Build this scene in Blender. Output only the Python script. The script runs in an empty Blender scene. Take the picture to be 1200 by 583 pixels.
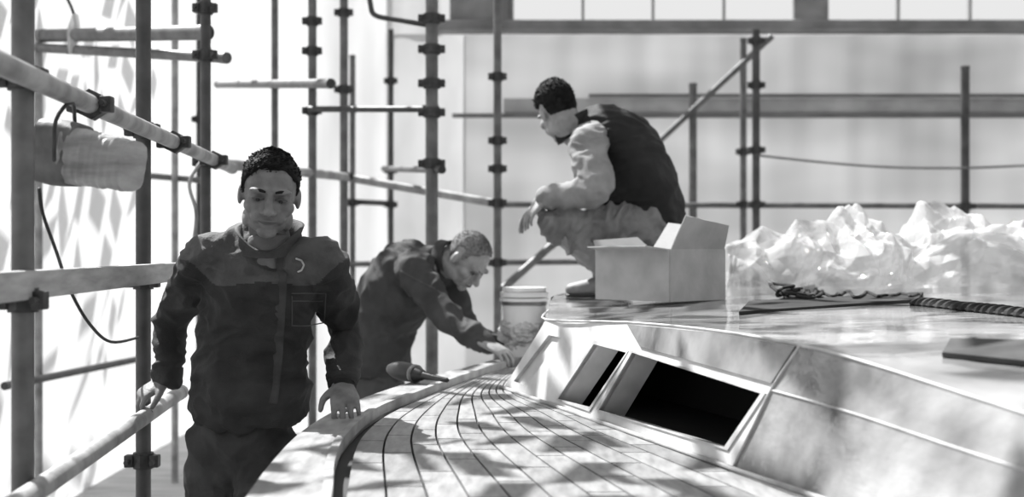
import bpy, bmesh, math, random
from mathutils import Vector, Matrix, noise
from mathutils.bvhtree import BVHTree
random.seed(3)
F = 1500.0; H = 1.5
SC = bpy.context.scene
C = SC.collection
O = Vector((0, 0, H))
def P(px, py, Y): return Vector(((px-600)*Y/F, Y, H+(291.5-py)*Y/F))
def ray(px, py): return Vector(((px-600)/F, 1, (291.5-py)/F)).normalized()
def onz(px, py, z):
    Y = (H-z)*F/(py-291.5); return P(px, py, Y)

# ---------------------------------------------------------------- materials
def mat(name, v, rough=.6, var=.12, scale=8, bump=0, bscale=60, metal=0, coat=0, stretch=(1, 1, 1), transl=0, island=0, transp=0, bstretch=None, spec=None, detail=4, bdist=.01):
    m = bpy.data.materials.new(name); m.use_nodes = True
    nt = m.node_tree; N = nt.nodes; L = nt.links
    b = N['Principled BSDF']; out = N['Material Output']
    tc = N.new('ShaderNodeTexCoord'); mp = N.new('ShaderNodeMapping'); mp.inputs['Scale'].default_value = stretch
    L.new(tc.outputs['Object'], mp.inputs['Vector'])
    nz = N.new('ShaderNodeTexNoise'); nz.inputs['Scale'].default_value = scale; nz.inputs['Detail'].default_value = detail
    L.new(mp.outputs['Vector'], nz.inputs['Vector'])
    rp = N.new('ShaderNodeValToRGB')
    lo = max(0, v*(1-var)); hi = min(1, v*(1+var))
    rp.color_ramp.elements[0].position = .3; rp.color_ramp.elements[1].position = .7
    rp.color_ramp.elements[0].color = (lo, lo, lo, 1); rp.color_ramp.elements[1].color = (hi, hi, hi, 1)
    L.new(nz.outputs['Fac'], rp.inputs['Fac'])
    col = rp.outputs['Color']
    if island:
        g = N.new('ShaderNodeNewGeometry'); mr = N.new('ShaderNodeMapRange'); mr.inputs['To Min'].default_value = 1-island; mr.inputs['To Max'].default_value = 1+island
        L.new(g.outputs['Random Per Island'], mr.inputs['Value'])
        mm = N.new('ShaderNodeMixRGB'); mm.blend_type = 'MULTIPLY'; mm.inputs[0].default_value = 1
        L.new(col, mm.inputs[1]); L.new(mr.outputs[0], mm.inputs[2]); col = mm.outputs[0]
    L.new(col, b.inputs['Base Color'])
    b.inputs['Roughness'].default_value = rough; b.inputs['Metallic'].default_value = metal
    if spec is not None: b.inputs['Specular IOR Level'].default_value = spec
    b.inputs['Coat Weight'].default_value = coat; b.inputs['Coat Roughness'].default_value = .05
    if bump:
        mp2 = N.new('ShaderNodeMapping'); mp2.inputs['Scale'].default_value = bstretch or stretch; L.new(tc.outputs['Object'], mp2.inputs['Vector'])
        n2 = N.new('ShaderNodeTexNoise'); n2.inputs['Scale'].default_value = bscale; n2.inputs['Detail'].default_value = 3
        L.new(mp2.outputs['Vector'], n2.inputs['Vector'])
        bp = N.new('ShaderNodeBump'); bp.inputs['Strength'].default_value = bump; bp.inputs['Distance'].default_value = bdist
        L.new(n2.outputs['Fac'], bp.inputs['Height']); L.new(bp.outputs['Normal'], b.inputs['Normal'])
        if coat: L.new(bp.outputs['Normal'], b.inputs['Coat Normal'])
    sh = b.outputs[0]
    if transl:
        t = N.new('ShaderNodeBsdfTranslucent'); L.new(col, t.inputs['Color'])
        mx = N.new('ShaderNodeMixShader'); mx.inputs[0].default_value = transl
        L.new(sh, mx.inputs[1]); L.new(t.outputs[0], mx.inputs[2]); sh = mx.outputs[0]
    if transp:
        t = N.new('ShaderNodeBsdfTransparent'); mx = N.new('ShaderNodeMixShader'); mx.inputs[0].default_value = transp
        L.new(sh, mx.inputs[1]); L.new(t.outputs[0], mx.inputs[2]); sh = mx.outputs[0]
    L.new(sh, out.inputs['Surface'])
    return m
M = {}
M['sheet'] = mat('plastic_sheet', .45, .5, .30, .9, .3, 3, transl=.32, stretch=(.6, .6, 1.7), detail=2)  # broad tone blotches painted in for soft panel shadows on the sheeting
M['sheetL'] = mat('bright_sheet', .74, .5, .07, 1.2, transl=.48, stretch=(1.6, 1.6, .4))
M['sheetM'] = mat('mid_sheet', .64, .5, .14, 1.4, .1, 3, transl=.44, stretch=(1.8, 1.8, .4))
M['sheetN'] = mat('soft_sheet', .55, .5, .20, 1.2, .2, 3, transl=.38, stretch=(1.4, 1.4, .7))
M['dapple_strip'] = mat('dapple_strip_sheet', .40, .6, .15, 2, transl=.2)  # for the added overhead strips that break up the sun
M['floor'] = mat('floor_boards', .40, .8, .25, 3, .2, 20, stretch=(1, 6, 1))
M['steel'] = mat('galvanised_tube', .12, .5, .3, 14, .1, 80, metal=.3)
M['steel_dark'] = mat('dark_tube', .055, .5, .3, 14, .1, 80, metal=.2)
M['steel_light'] = mat('light_tube', .28, .5, .45, 9, .15, 60, metal=.2)
M['coupler'] = mat('coupler_iron', .045, .55, .4, 30, .2, 60, metal=.3)
M['board'] = mat('scaffold_board', .34, .7, .25, 6, .15, 30, stretch=(8, 1, 8))
M['girder'] = mat('girder', .18, .6, .3, 4)
M['plank_grey'] = mat('ledger_grey', .14, .7, .25, 4)
M['plank_pale'] = mat('ledger_pale', .34, .7, .3, 3)
M['gel'] = mat('white_gelcoat', .50, .28, .25, 6, .1, 10, coat=.3)
M['trim'] = mat('worn_trim', .28, .5, .35, 12, .1, 40)
M['frame'] = mat('pale_worn_frame', .42, .5, .3, 14, .1, 40)
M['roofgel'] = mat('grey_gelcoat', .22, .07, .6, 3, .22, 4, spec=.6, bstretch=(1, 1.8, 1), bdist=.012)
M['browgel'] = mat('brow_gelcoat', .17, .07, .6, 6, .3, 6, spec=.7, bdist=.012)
M['panelgel'] = mat('panel_gelcoat', .25, .07, .55, 6, .4, 7, spec=.8, bstretch=(1.5, 1.5, 2.5), bdist=.012)  # high-contrast base tone patches stand in for dappled light and reflections
M['teak'] = mat('teak_planks', .20, .5, .3, 9, .12, 60, stretch=(5, 1, 1), island=.2)
M['caulk'] = mat('black_caulk', .014, .7, .2, 9)
M['cap'] = mat('cap_rail_wood', .24, .45, .4, 7, .1, 40, stretch=(4, 1, 1))
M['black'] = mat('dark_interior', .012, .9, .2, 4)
M['jamb'] = mat('window_jamb', .5, .5, .1, 6)
M['skin'] = mat('skin', .17, .5, .28, 26, .14, 140, spec=.3)
M['skinlight'] = mat('skin_light', .26, .5, .18, 26, .1, 120)
M['hair'] = mat('dark_hair', .014, .75, .4, 60, .2, 160, spec=.15)
M['hairgrey'] = mat('greying_hair', .17, .85, .4, 90, .2, 160, spec=.1)
M['eye'] = mat('eye_white', .13, .6, .03, 10)
M['iris'] = mat('iris', .01, .4, .2, 10)
M['lip'] = mat('lips', .075, .5, .1, 10)
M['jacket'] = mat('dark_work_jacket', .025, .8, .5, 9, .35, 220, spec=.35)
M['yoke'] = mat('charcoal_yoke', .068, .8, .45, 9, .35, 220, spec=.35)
M['shirt'] = mat('grey_undershirt', .14, .8, .2, 9, .3, 200)
M['trouserL'] = mat('dark_trousers', .040, .85, .5, 7, .3, 240, spec=.25)
M['trouserM'] = mat('grey_work_trousers', .075, .85, .3, 7, .3, 240, spec=.25)
M['jacketM'] = mat('slate_jacket', .055, .85, .25, 9, .3, 240, spec=.25)
M['vest'] = mat('black_vest', .018, .75, .35, 8, .3, 160, spec=.25)
M['sleeve'] = mat('grey_sleeve', .25, .85, .25, 10, .25, 200, spec=.2)
M['trouserC'] = mat('grey_trousers', .20, .85, .35, 9, .25, 220)
M['shoe'] = mat('shoe', .08, .6, .3, 20, .1, 60)
M['shoelight'] = mat('pale_shoe', .18, .6, .35, 20, .1, 60)
M['piping'] = mat('piping', .07, .7, .1, 20)
M['placket'] = mat('placket_cloth', .05, .85, .2, 20, .2, 200, spec=.25)
M['emblem'] = mat('emblem', .45, .6, .05, 20)
M['card'] = mat('cardboard', .44, .8, .16, 9, .1, 60)
M['cardin'] = mat('cardboard_inside', .30, .8, .08, 12, .08, 90)
M['print'] = mat('box_print', .08, .8, .1, 20)
M['film'] = mat('clear_film', .64, .06, .08, 9, .15, 60, transl=.20, transp=.44, spec=.9)
M['wrap'] = mat('crumpled_wrap', .45, .25, .35, 14, .3, 40)
M['pail'] = mat('white_pail', .76, .4, .05, 9)
M['tool'] = mat('tool_black', .02, .4, .3, 20)
M['toolgrey'] = mat('tool_grey', .2, .4, .3, 20, metal=.5)
M['cable'] = mat('cable_black', .02, .6, .2, 20)
M['lamp'] = mat('bundle_end', .10, .6, .5, 15, .2, 40)
M['lampshade'] = mat('bundle_wrapping', .28, .6, .45, 9, .4, 25, stretch=(.6, .6, 3))
M['darkboard'] = mat('dark_board', .040, .9, .3, 8, spec=.1)
M['greyboard'] = mat('grey_board', .070, .9, .3, 8, spec=.1)
M['rope'] = mat('rope', .030, .85, .4, 30, spec=.15)

# ---------------------------------------------------------------- object helpers
def top(o):
    while o.parent: o = o.parent
    return o
def thing(name, label, cat, loc, group=None):
    o = bpy.data.objects.new(name, None); o.empty_display_size = .1; C.objects.link(o); o.location = loc
    o['label'] = label; o['category'] = cat
    if group: o['group'] = group
    return o
def obj(name, geo, m, parent=None, smooth=True, label=None, cat=None, group=None, kind=None):
    if isinstance(geo, bmesh.types.BMesh):
        me = bpy.data.meshes.new(name); bmesh.ops.recalc_face_normals(geo, faces=geo.faces); geo.to_mesh(me); geo.free()
    else: me = geo; me.name = name
    ms = m if isinstance(m, (list, tuple)) else [m]
    if not me.materials:
        for q in ms: me.materials.append(q)
    if smooth:
        me.polygons.foreach_set('use_smooth', [True]*len(me.polygons))
    o = bpy.data.objects.new(name, me); C.objects.link(o)
    if parent:
        off = top(parent).location; o.parent = parent
        me.transform(Matrix.Translation(-off))
    else:
        xs = [v.co for v in me.vertices]
        mn = Vector([min(v[i] for v in xs) for i in range(3)]); mx = Vector([max(v[i] for v in xs) for i in range(3)])
        off = Vector(((mn.x+mx.x)/2, (mn.y+mx.y)/2, mn.z)); me.transform(Matrix.Translation(-off)); o.location = off
    if label: o['label'] = label
    if cat: o['category'] = cat
    if group: o['group'] = group
    if kind: o['kind'] = kind
    return o
def sharp(o, ang=35):
    try:
        o.data.set_sharp_from_angle(angle=math.radians(ang))
    except Exception: pass
    return o
def catmull(pts, n=4):
    pts = [Vector(p) for p in pts]
    if len(pts) < 3: return pts
    out = []
    for i in range(len(pts)-1):
        p0 = pts[max(0, i-1)]; p1 = pts[i]; p2 = pts[i+1]; p3 = pts[min(len(pts)-1, i+2)]
        for k in range(n):
            t = k/n
            out.append(.5*((2*p1)+(p2-p0)*t+(2*p0-5*p1+4*p2-p3)*t*t+(3*p1-p0-3*p2+p3)*t**3))
    out.append(pts[-1]); return out
def loft(bm, pts, rad, side=None, seg=14, sub=4, rnd=True, sq=0):
    rad = [(r, r) if not isinstance(r, (tuple, list)) else r for r in rad]
    full = catmull([Vector((*p, )) for p in pts], sub) if len(pts) > 2 else [Vector(p) for p in pts]
    rv = catmull([Vector((a, b, 0)) for a, b in rad], sub) if len(pts) > 2 else [Vector((a, b, 0)) for a, b in rad]
    rings = []
    n = len(full)
    def frame(i, prev):
        t = (full[min(n-1, i+1)]-full[max(0, i-1)]).normalized()
        s = Vector(side) if side is not None else prev
        s = s-t*s.dot(t)
        if s.length < 1e-4: s = t.orthogonal()
        s.normalize(); return t, s, t.cross(s)
    prev = (full[1]-full[0]).orthogonal()
    fr = []
    for i in range(n):
        f = frame(i, prev); prev = f[1]; fr.append(f)
    lst = []
    if rnd:
        t, s, u = fr[0]; r = min(rv[0].x, rv[0].y)
        for k, sc in ((.9, .35), (.6, .75)): lst.append((full[0]-t*r*k, rv[0]*sc, s, u))
    for i in range(n): lst.append((full[i], rv[i], fr[i][1], fr[i][2]))
    if rnd:
        t, s, u = fr[-1]; r = min(rv[-1].x, rv[-1].y)
        for k, sc in ((.6, .75), (.9, .35)): lst.append((full[-1]+t*r*k, rv[-1]*sc, s, u))
    for c, r, s, u in lst:
        row = []
        for k in range(seg):
            ca = math.cos(2*math.pi*k/seg); sa = math.sin(2*math.pi*k/seg); q = 1/(abs(ca)**sq+abs(sa)**sq)**(1/sq) if sq else 1
            row.append(bm.verts.new(c+s*ca*r.x*q+u*sa*r.y*q))
        rings.append(row)
    for a, b in zip(rings, rings[1:]):
        for k in range(seg): bm.faces.new((a[k], a[(k+1) % seg], b[(k+1) % seg], b[k]))
    bm.faces.new(rings[0][::-1]); bm.faces.new(rings[-1])
def ell(bm, c, r, M3=None, u=16, v=10):
    mt = Matrix.Translation(Vector(c)) @ ((M3.to_4x4()) if M3 else Matrix()) @ Matrix.Diagonal((*r, 1))
    bmesh.ops.create_uvsphere(bm, u_segments=u, v_segments=v, radius=1, matrix=mt)
def box(bm, c, s, M3=None, bev=0):
    mt = Matrix.Translation(Vector(c)) @ ((M3.to_4x4()) if M3 else Matrix()) @ Matrix.Diagonal((*s, 1))
    r = bmesh.ops.create_cube(bm, size=1, matrix=mt)
    if bev:
        es = list({e for v in r['verts'] for e in v.link_edges})
        bmesh.ops.bevel(bm, geom=es, offset=bev, segments=2, affect='EDGES', profile=.5)
def tube(bm, a, b, r, seg=16):
    a = Vector(a); b = Vector(b); d = b-a
    q = Vector((0, 0, 1)).rotation_difference(d.normalized()).to_matrix().to_4x4()
    bmesh.ops.create_cone(bm, cap_ends=True, segments=seg, radius1=r, radius2=r, depth=d.length, matrix=Matrix.Translation((a+b)/2) @ q)
def voxel(bm, size, sm=2, fac=.5):
    me = bpy.data.meshes.new('tmp'); bmesh.ops.recalc_face_normals(bm, faces=bm.faces); bm.to_mesh(me); bm.free()
    o = bpy.data.objects.new('tmp', me); C.objects.link(o)
    r = o.modifiers.new('r', 'REMESH'); r.mode = 'VOXEL'; r.voxel_size = size
    if sm:
        s = o.modifiers.new('s', 'SMOOTH'); s.iterations = sm; s.factor = fac
    dg = bpy.context.evaluated_depsgraph_get()
    out = bpy.data.meshes.new_from_object(o.evaluated_get(dg))
    bpy.data.objects.remove(o); bpy.data.meshes.remove(me); return out
def wrinkle(me, amp, fr, stretch=(1, 1, 1)):
    ns = [v.normal.copy() for v in me.vertices]
    for v, n in zip(me.vertices, ns):
        c = v.co; q = Vector((c.x*stretch[0], c.y*stretch[1], c.z*stretch[2]))
        q = q + noise.noise_vector(q*3)*.10
        a = 1-2*abs(noise.noise(q*fr)); b = 1-2*abs(noise.noise(q*fr*2.1+Vector((5, 3, 1))))
        v.co = c+n*amp*(a*.7+b*.4-.5)
    me.update()
def bvh_me(me): return BVHTree.FromPolygons([v.co for v in me.vertices], [p.vertices for p in me.polygons])
def hit(t, px, py, off=.003):
    h = t.ray_cast(O, ray(px, py))
    return None if h[0] is None else h[0]+h[1]*off
def hits_line(t, pix, n=8, off=.003):
    out = []
    for (a, b), (c, d) in zip(pix, pix[1:]):
        for k in range(n):
            s = k/n; h = hit(t, a+(c-a)*s, b+(d-b)*s, off)
            if h: out.append(h)
    return out
def sm(a, b, x):
    t = min(1, max(0, (x-a)/(b-a))); return t*t*(3-2*t)

# ---------------------------------------------------------------- setting
bm = bmesh.new(); box(bm, (.8, 4.2, -.05), (7.2, 12.8, .1)); obj('floor', bm, M['floor'], smooth=False, kind='structure')
def sheet(name, a, b, z0, z1, m, seed, amp=.05, nx=110, nz=30):
    bm = bmesh.new(); a = Vector(a); b = Vector(b); d = (b-a); nrm = Vector((-d.y, d.x, 0)).normalized(); g = []
    for i in range(nx+1):
        row = []
        for k in range(nz+1):
            p = a+d*(i/nx); z = z0+(z1-z0)*k/nz
            o = amp*noise.noise(Vector((i/nx*d.length*2.2, z*.4, seed)))+.5*amp*noise.noise(Vector((i/nx*d.length*5, z*.7, seed+9)))
            row.append(bm.verts.new((p.x+nrm.x*o, p.y+nrm.y*o, z)))
        g.append(row)
    for i in range(nx):
        for k in range(nz): bm.faces.new((g[i][k], g[i+1][k], g[i+1][k+1], g[i][k+1]))
    return obj(name, bm, m, kind='structure')
WB = 10.4
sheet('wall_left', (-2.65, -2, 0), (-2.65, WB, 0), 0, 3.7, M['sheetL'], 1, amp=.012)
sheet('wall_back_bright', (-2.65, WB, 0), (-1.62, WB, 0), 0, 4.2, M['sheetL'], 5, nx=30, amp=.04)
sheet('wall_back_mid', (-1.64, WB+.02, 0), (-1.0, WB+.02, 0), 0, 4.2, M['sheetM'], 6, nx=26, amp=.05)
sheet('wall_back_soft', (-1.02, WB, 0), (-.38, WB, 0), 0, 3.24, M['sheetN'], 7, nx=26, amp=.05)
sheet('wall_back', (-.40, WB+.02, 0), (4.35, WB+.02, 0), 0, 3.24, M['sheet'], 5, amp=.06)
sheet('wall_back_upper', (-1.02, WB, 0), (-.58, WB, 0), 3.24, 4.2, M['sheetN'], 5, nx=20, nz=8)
sheet('light_block_right', (4.35, WB, 0), (4.35, -2, 0), 0, 3.7, M['sheet'], 8)  # unseen sheet, added to block light from the right
sheet('light_block_front', (4.35, -2, 0), (-2.65, -2, 0), 0, 3.7, M['girder'], 11)  # unseen dark sheet behind the camera, added to cut frontal light
# unseen overhead strips, added with gaps to break the sun into dapples
bm = bmesh.new(); rs = random.Random(17); x = -5.2
while x < 4.3:
    wd = rs.uniform(.05, .14); y = -1.5
    while y < 10.2:
        ln = rs.uniform(.08, .32)
        if rs.random() < .70:
            s = rs.uniform(-.15, .15); y1 = min(y+ln, 10.25)
            bm.faces.new([bm.verts.new(p) for p in ((x, y, 3.85), (x+wd, y+s*.4, 3.85), (x+wd+s, y1, 3.85), (x+s, y1, 3.85))])
        y += ln+rs.uniform(.04, .18)
    x += wd+rs.uniform(.04, .10)
obj('sun_dapple_strips', bm, M['dapple_strip'], smooth=False, kind='structure')
# girder and clerestory
bm = bmesh.new(); a = P(512, 38, 10.2); b = P(1235, 23, 10.2)
box(bm, ((a.x+b.x)/2, 10.25, (a.z+b.z)/2), (b.x-a.x, .12, b.z-a.z), bev=.01)
box(bm, ((a.x+b.x)/2, 10.17, a.z+.01), (b.x-a.x, .1, .02))
obj('trim_1', bm, M['girder'], smooth=False, kind='structure')
bm = bmesh.new()
for px, w in ((600, 4), (683, 3), (765, 3), (848, 3), (1052, 3), (1136, 3)):
    p = P(px, 10, 10.25); box(bm, (p.x, 10.25, 3.65), (w*.0068, .05, .85))
for x0, x1 in ((527, 598), (930, 971)):
    a = P(x0, 10, 10.25); b = P(x1, 10, 10.25); box(bm, ((a.x+b.x)/2, 10.27, 3.65), (b.x-a.x, .06, .85), bev=.01)
obj('window_1', bm, M['girder'], smooth=False, kind='structure')

# ---------------------------------------------------------------- boat
boat = thing('boat', 'motor yacht under refit with planked teak deck and glossy low cabin', 'boat', (1.5, 4.5, 0))
cap_out = [(-.40, 1.3), (-.47, 1.9), (-.514, 2.47), (-.541, 2.9), (-.551, 3.37), (-.515, 3.86), (-.432, 4.32), (-.264, 4.95), (-.10, 5.45), (-.03, 5.9), (.1, 6.4), (.4, 6.9), (1.0, 7.2)]
cap_in = [(-.22, 1.3), (-.30, 1.9), (-.354, 2.47), (-.406, 2.9), (-.429, 3.30), (-.407, 3.82), (-.313, 4.27), (-.178, 4.85), (-.02, 5.4), (.15, 5.8), (.27, 6.3), (.52, 6.7), (1.05, 7.0)]
dk_out = [(-.195, 1.3), (-.278, 1.95), (-.335, 2.57), (-.388, 3.14), (-.398, 3.5), (-.370, 3.88), (-.262, 4.45), (-.118, 5.05), (0.02, 5.5)]
dk_in = [(1.10, 1.2), (.83, 1.95), (.66, 2.57), (.48, 3.14), (.36, 3.5), (.25, 3.88), (.05, 4.45), (.04, 5.05), (.14, 5.5)]
def v3(l, z): return [Vector((x, y, z)) for x, y in l]
co = catmull(v3(cap_out, 1.02), 6); ci = catmull(v3(cap_in, 1.02), 6)
def strip(bm, A, B, dz):
    lo = Vector((0, 0, -dz)); n = len(A)
    V = [[bm.verts.new(p) for p in (A[i], B[i], B[i]+lo, A[i]+lo)] for i in range(n)]
    for i in range(n-1):
        for k in range(4): bm.faces.new((V[i][k], V[i][(k+1) % 4], V[i+1][(k+1) % 4], V[i+1][k]))
    bm.faces.new(V[0]); bm.faces.new(V[-1][::-1])
bm = bmesh.new(); strip(bm, co, ci, .045); bmesh.ops.bevel(bm, geom=[e for e in bm.edges if e.calc_face_angle(0) > .6], offset=.006, segments=2, affect='EDGES')
sharp(obj('cap_rail', bm, M['cap'], boat))
# hull topsides
bm = bmesh.new(); n = len(co)
outline = [p.copy() for p in co]+[Vector((2.4, 7.4, 1.0)), Vector((3.7, 7.2, 1.0)), Vector((3.7, 1.3, 1.0))]
cen = Vector((1.6, 4.2, 0)); rows = []
for z, s in ((.975, .985), (.6, .97), (.25, .93), (.0, .86)):
    rows.append([bm.verts.new((cen.x+(p.x-cen.x)*s, cen.y+(p.y-cen.y)*s, z)) for p in outline])
for a, b in zip(rows, rows[1:]):
    for k in range(len(outline)): bm.faces.new((a[k], a[(k+1) % len(outline)], b[(k+1) % len(outline)], b[k]))
bm.faces.new(rows[-1])
sharp(obj('hull', bm, M['gel'], boat))
bm = bmesh.new()
bm.faces.new([bm.verts.new((cen.x+(p.x-cen.x)*.985, cen.y+(p.y-cen.y)*.985, .982)) for p in outline])
obj('deck_base', bm, M['caulk'], boat, smooth=False)
# flat inner rail strip between the cap and the deck
mo = [p+Vector((-.014, 0, .006)) for p in catmull(v3(cap_in[:10], 1.02), 6)]; mi = [p+Vector((.006, 0, .006)) for p in catmull(v3(cap_in[:10], 1.02), 6)]
bm = bmesh.new(); strip(bm, mo, mi, .03); sharp(obj('inner_rail', bm, M['trim'], boat))
# deck planks, butt-jointed
A = catmull(v3(dk_out, 1.0), 10); B = catmull(v3(dk_in, 1.0), 10); NP = 12
bm = bmesh.new(); lerp = lambda i, s: A[i].lerp(B[i], s)
W = [(B[i]-A[i]).length for i in range(len(A))]
for k in range(NP):
    s0 = k/NP; s1 = (k+1)/NP; i0 = 0; st = 3+(k*3) % 8
    while i0 < len(A)-1:
        i1 = min(len(A)-1, i0+st); st = 8
        a = [lerp(i, s0+.0028/W[i]) for i in range(i0, i1+1)]; b = [lerp(i, s1-.0028/W[i]) for i in range(i0, i1+1)]
        for l in (a, b): l[-1] = l[-1]+(l[-2]-l[-1]).normalized()*.007
        strip(bm, a, b, .016); i0 = i1
obj('deck_planking', bm, M['teak'], boat, smooth=False)
# cabin side with window openings
a0 = Vector((-.03, 4.59, 1.0)); b0 = Vector((.5, 2.9, 1.0)); c0 = Vector((.62, 2.77, 1.29))
nr = (b0-a0).cross(c0-b0).normalized()
if nr.x > 0: nr = -nr
def pl(px, py):
    d = ray(px, py); return O+d*((a0-O).dot(nr)/d.dot(nr))
outer = [a0, b0, pl(938, 405), pl(840, 388), pl(735, 378), pl(640, 375)]
wins = [[pl(*q) for q in w] for w in (((703, 481), (742, 414), (893, 462), (850, 525)), ((655, 468), (697, 404), (735, 414), (692, 478)), ((602, 447), (643, 393), (657, 396), (617, 453)))]
TH = .08
bm = bmesh.new()
def loopfill(off):
    es = []
    for lp in [outer]+wins:
        vs = [bm.verts.new(p+off) for p in lp]; loops.append(vs)
        for k in range(len(vs)): es.append(bm.edges.new((vs[k], vs[(k+1) % len(vs)])))
    bmesh.ops.triangle_fill(bm, use_beauty=True, use_dissolve=False, edges=es)
loops = []
loopfill(Vector((0, 0, 0))); loopfill(-nr*TH)
for f, g in zip(loops[:4], loops[4:]):
    for k in range(len(f)): bm.faces.new((f[k], f[(k+1) % len(f)], g[(k+1) % len(f)], g[k]))
side = obj('cabin_side', bm, M['gel'], boat, smooth=False)
for w, fw in zip(wins[:2], (.020, .014)):
    bm = bmesh.new(); cc = sum(w, Vector())/4
    ou = [p+(p-cc).normalized()*fw+nr*.004 for p in w]; ins = [p+nr*.004 for p in w]; ib = [p-nr*.01 for p in w]; ob = [p-nr*.004 for p in ou]
    VV = [[bm.verts.new(p) for p in l] for l in (ob, ou, ins, ib)]
    for r0, r1 in zip(VV, VV[1:]):
        for k in range(4): bm.faces.new((r0[k], r0[(k+1) % 4], r1[(k+1) % 4], r1[k]))
    obj('window_frame', bm, M['frame'], side, smooth=False)
bm = bmesh.new(); bm.faces.new([bm.verts.new(p-nr*.012) for p in wins[2]]); obj('window_pane', bm, M['jamb'], side, smooth=False)
bm = bmesh.new(); q = [pl(737, 381), pl(840, 391), pl(934, 407), pl(906, 450), pl(752, 407)]
f = [bm.verts.new(p+nr*.006) for p in q]; g = [bm.verts.new(p-nr*.002) for p in q]; bm.faces.new(f)
for k in range(5): bm.faces.new((f[k], f[(k+1) % 5], g[(k+1) % 5], g[k]))
obj('cabin_brow', bm, M['browgel'], boat, smooth=False)
# dark liner of the cabin interior
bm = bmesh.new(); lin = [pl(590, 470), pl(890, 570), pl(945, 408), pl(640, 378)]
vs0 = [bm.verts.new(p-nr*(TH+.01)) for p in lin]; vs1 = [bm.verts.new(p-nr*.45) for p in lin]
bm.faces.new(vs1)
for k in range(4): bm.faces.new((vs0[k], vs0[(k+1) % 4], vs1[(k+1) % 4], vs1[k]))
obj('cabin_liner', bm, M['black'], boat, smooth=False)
# roof
T = [(1.35, 1.3, 1.10), (1.10, 1.72, 1.15), (.88, 2.2, 1.216), (.72, 2.55, 1.268), tuple(pl(938, 405)), tuple(pl(840, 388)), tuple(pl(735, 378)), tuple(pl(640, 375)), (.135, 4.75, 1.27), (.155, 5.2, 1.285), (.19, 5.7, 1.29), (.33, 6.2, 1.285), (.8, 6.6, 1.27)]
T = [Vector(t) for t in T]
Bs = [(1.15, 1.2), (.93, 1.68), (.73, 2.2), (.61, 2.57), (.5, 2.9), None, None, (-.03, 4.59), (.04, 4.9), (.10, 5.3), (.165, 5.75), (.3, 6.3), (.8, 6.75)]
bm = bmesh.new(); NS = 24; grid = []
Tf = []
for i in range(len(T)-1):
    for k in range(4): Tf.append(T[i].lerp(T[i+1], k/4))
Tf.append(T[-1])
for i, t in enumerate(Tf):
    e = Vector((3.5, 1.4+5.3*i/(len(Tf)-1), 1.25)); row = []
    for k in range(NS+1):
        s = k/NS; p = t.lerp(e, s); base = 1.285+.035*math.sin(math.pi*s); w = min(1, s*6); w = w*w*(3-2*w)
        p.z = p.z*(1-w)+base*w if k else p.z
        row.append(p)
    grid.append(row)
V = [[bm.verts.new(p) for p in r] for r in grid]
for i in range(len(V)-1):
    for k in range(NS): bm.faces.new((V[i][k], V[i+1][k], V[i+1][k+1], V[i][k+1]))
low = [[bm.verts.new((p.co.x, p.co.y, .985)) for p in r] for r in ([V[i][NS] for i in range(len(V))], V[0], V[-1])]
for r, l in zip(([V[i][NS] for i in range(len(V))], V[0], V[-1]), low):
    for k in range(len(r)-1): bm.faces.new((r[k], r[k+1], l[k+1], l[k]))
bmesh.ops.recalc_face_normals(bm, faces=bm.faces)
roof_bvh = BVHTree.FromBMesh(bm)
sharp(obj('cabin_roof', bm, M['roofgel'], boat), 50)
def rz(x, y):
    h = roof_bvh.ray_cast(Vector((x, y, 3)), Vector((0, 0, -1))); return h[0].z if h[0] else 1.29
def rp(px, py):
    h = roof_bvh.ray_cast(O, ray(px, py)); return h[0]
# cabin front (far end) wall
bm = bmesh.new(); tt = catmull(T[7:], 4); bb = catmull([Vector((b[0], b[1], .99)) for b in Bs[7:]], 4)
u = [bm.verts.new(p) for p in tt]; l = [bm.verts.new(p) for p in bb]
for k in range(len(u)-1): bm.faces.new((u[k], u[k+1], l[k+1], l[k]))
obj('cabin_front', bm, M['gel'], boat)
# near side panels, upper and lower, split by the crease
Tn = [T[4], T[3], T[2], T[1], T[0]]; Bn = [Vector((*Bs[i], .99)) for i in (4, 3, 2, 1, 0)]
Cn = [b.lerp(t, .66)-Vector((.012, 0, 0)) for b, t in zip(Bn, Tn)]
for A_, B_, nm in ((Cn, Tn, 'upper_side_panel'), (Bn, Cn, 'lower_side_panel')):
    bm = bmesh.new(); aa = catmull(A_, 4); bb = catmull(B_, 4); g = []
    for p, q in zip(aa, bb): g.append([bm.verts.new(p.lerp(q, s/4)) for s in range(5)])
    for i in range(len(g)-1):
        for k in range(4): bm.faces.new((g[i][k], g[i+1][k], g[i+1][k+1], g[i][k+1]))
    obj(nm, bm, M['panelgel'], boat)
def bead(name, pts, r, m, sub=4):
    bm = bmesh.new(); pts = catmull(pts, sub); loft(bm, pts, [r]*len(pts), seg=8, sub=1); return obj(name, bm, m, boat)
bead('crease_molding', Cn, .0028, M['frame'])
bead('corner_molding', [Bn[0]+Vector((0, 0, .01)), Cn[0], Tn[0]], .004, M['frame'])
bead('roof_edge_molding', [T[i] for i in range(0, 9)], .0035, M['frame'])
bead('deck_quarter_round', [a0+Vector((-.012, 0, .004)), b0+Vector((-.012, 0, .004)), Vector((.60, 2.57, 1.004)), Vector((.72, 2.2, 1.004)), Vector((.92, 1.68, 1.004))], .007, M['trim'], 1)
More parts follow.
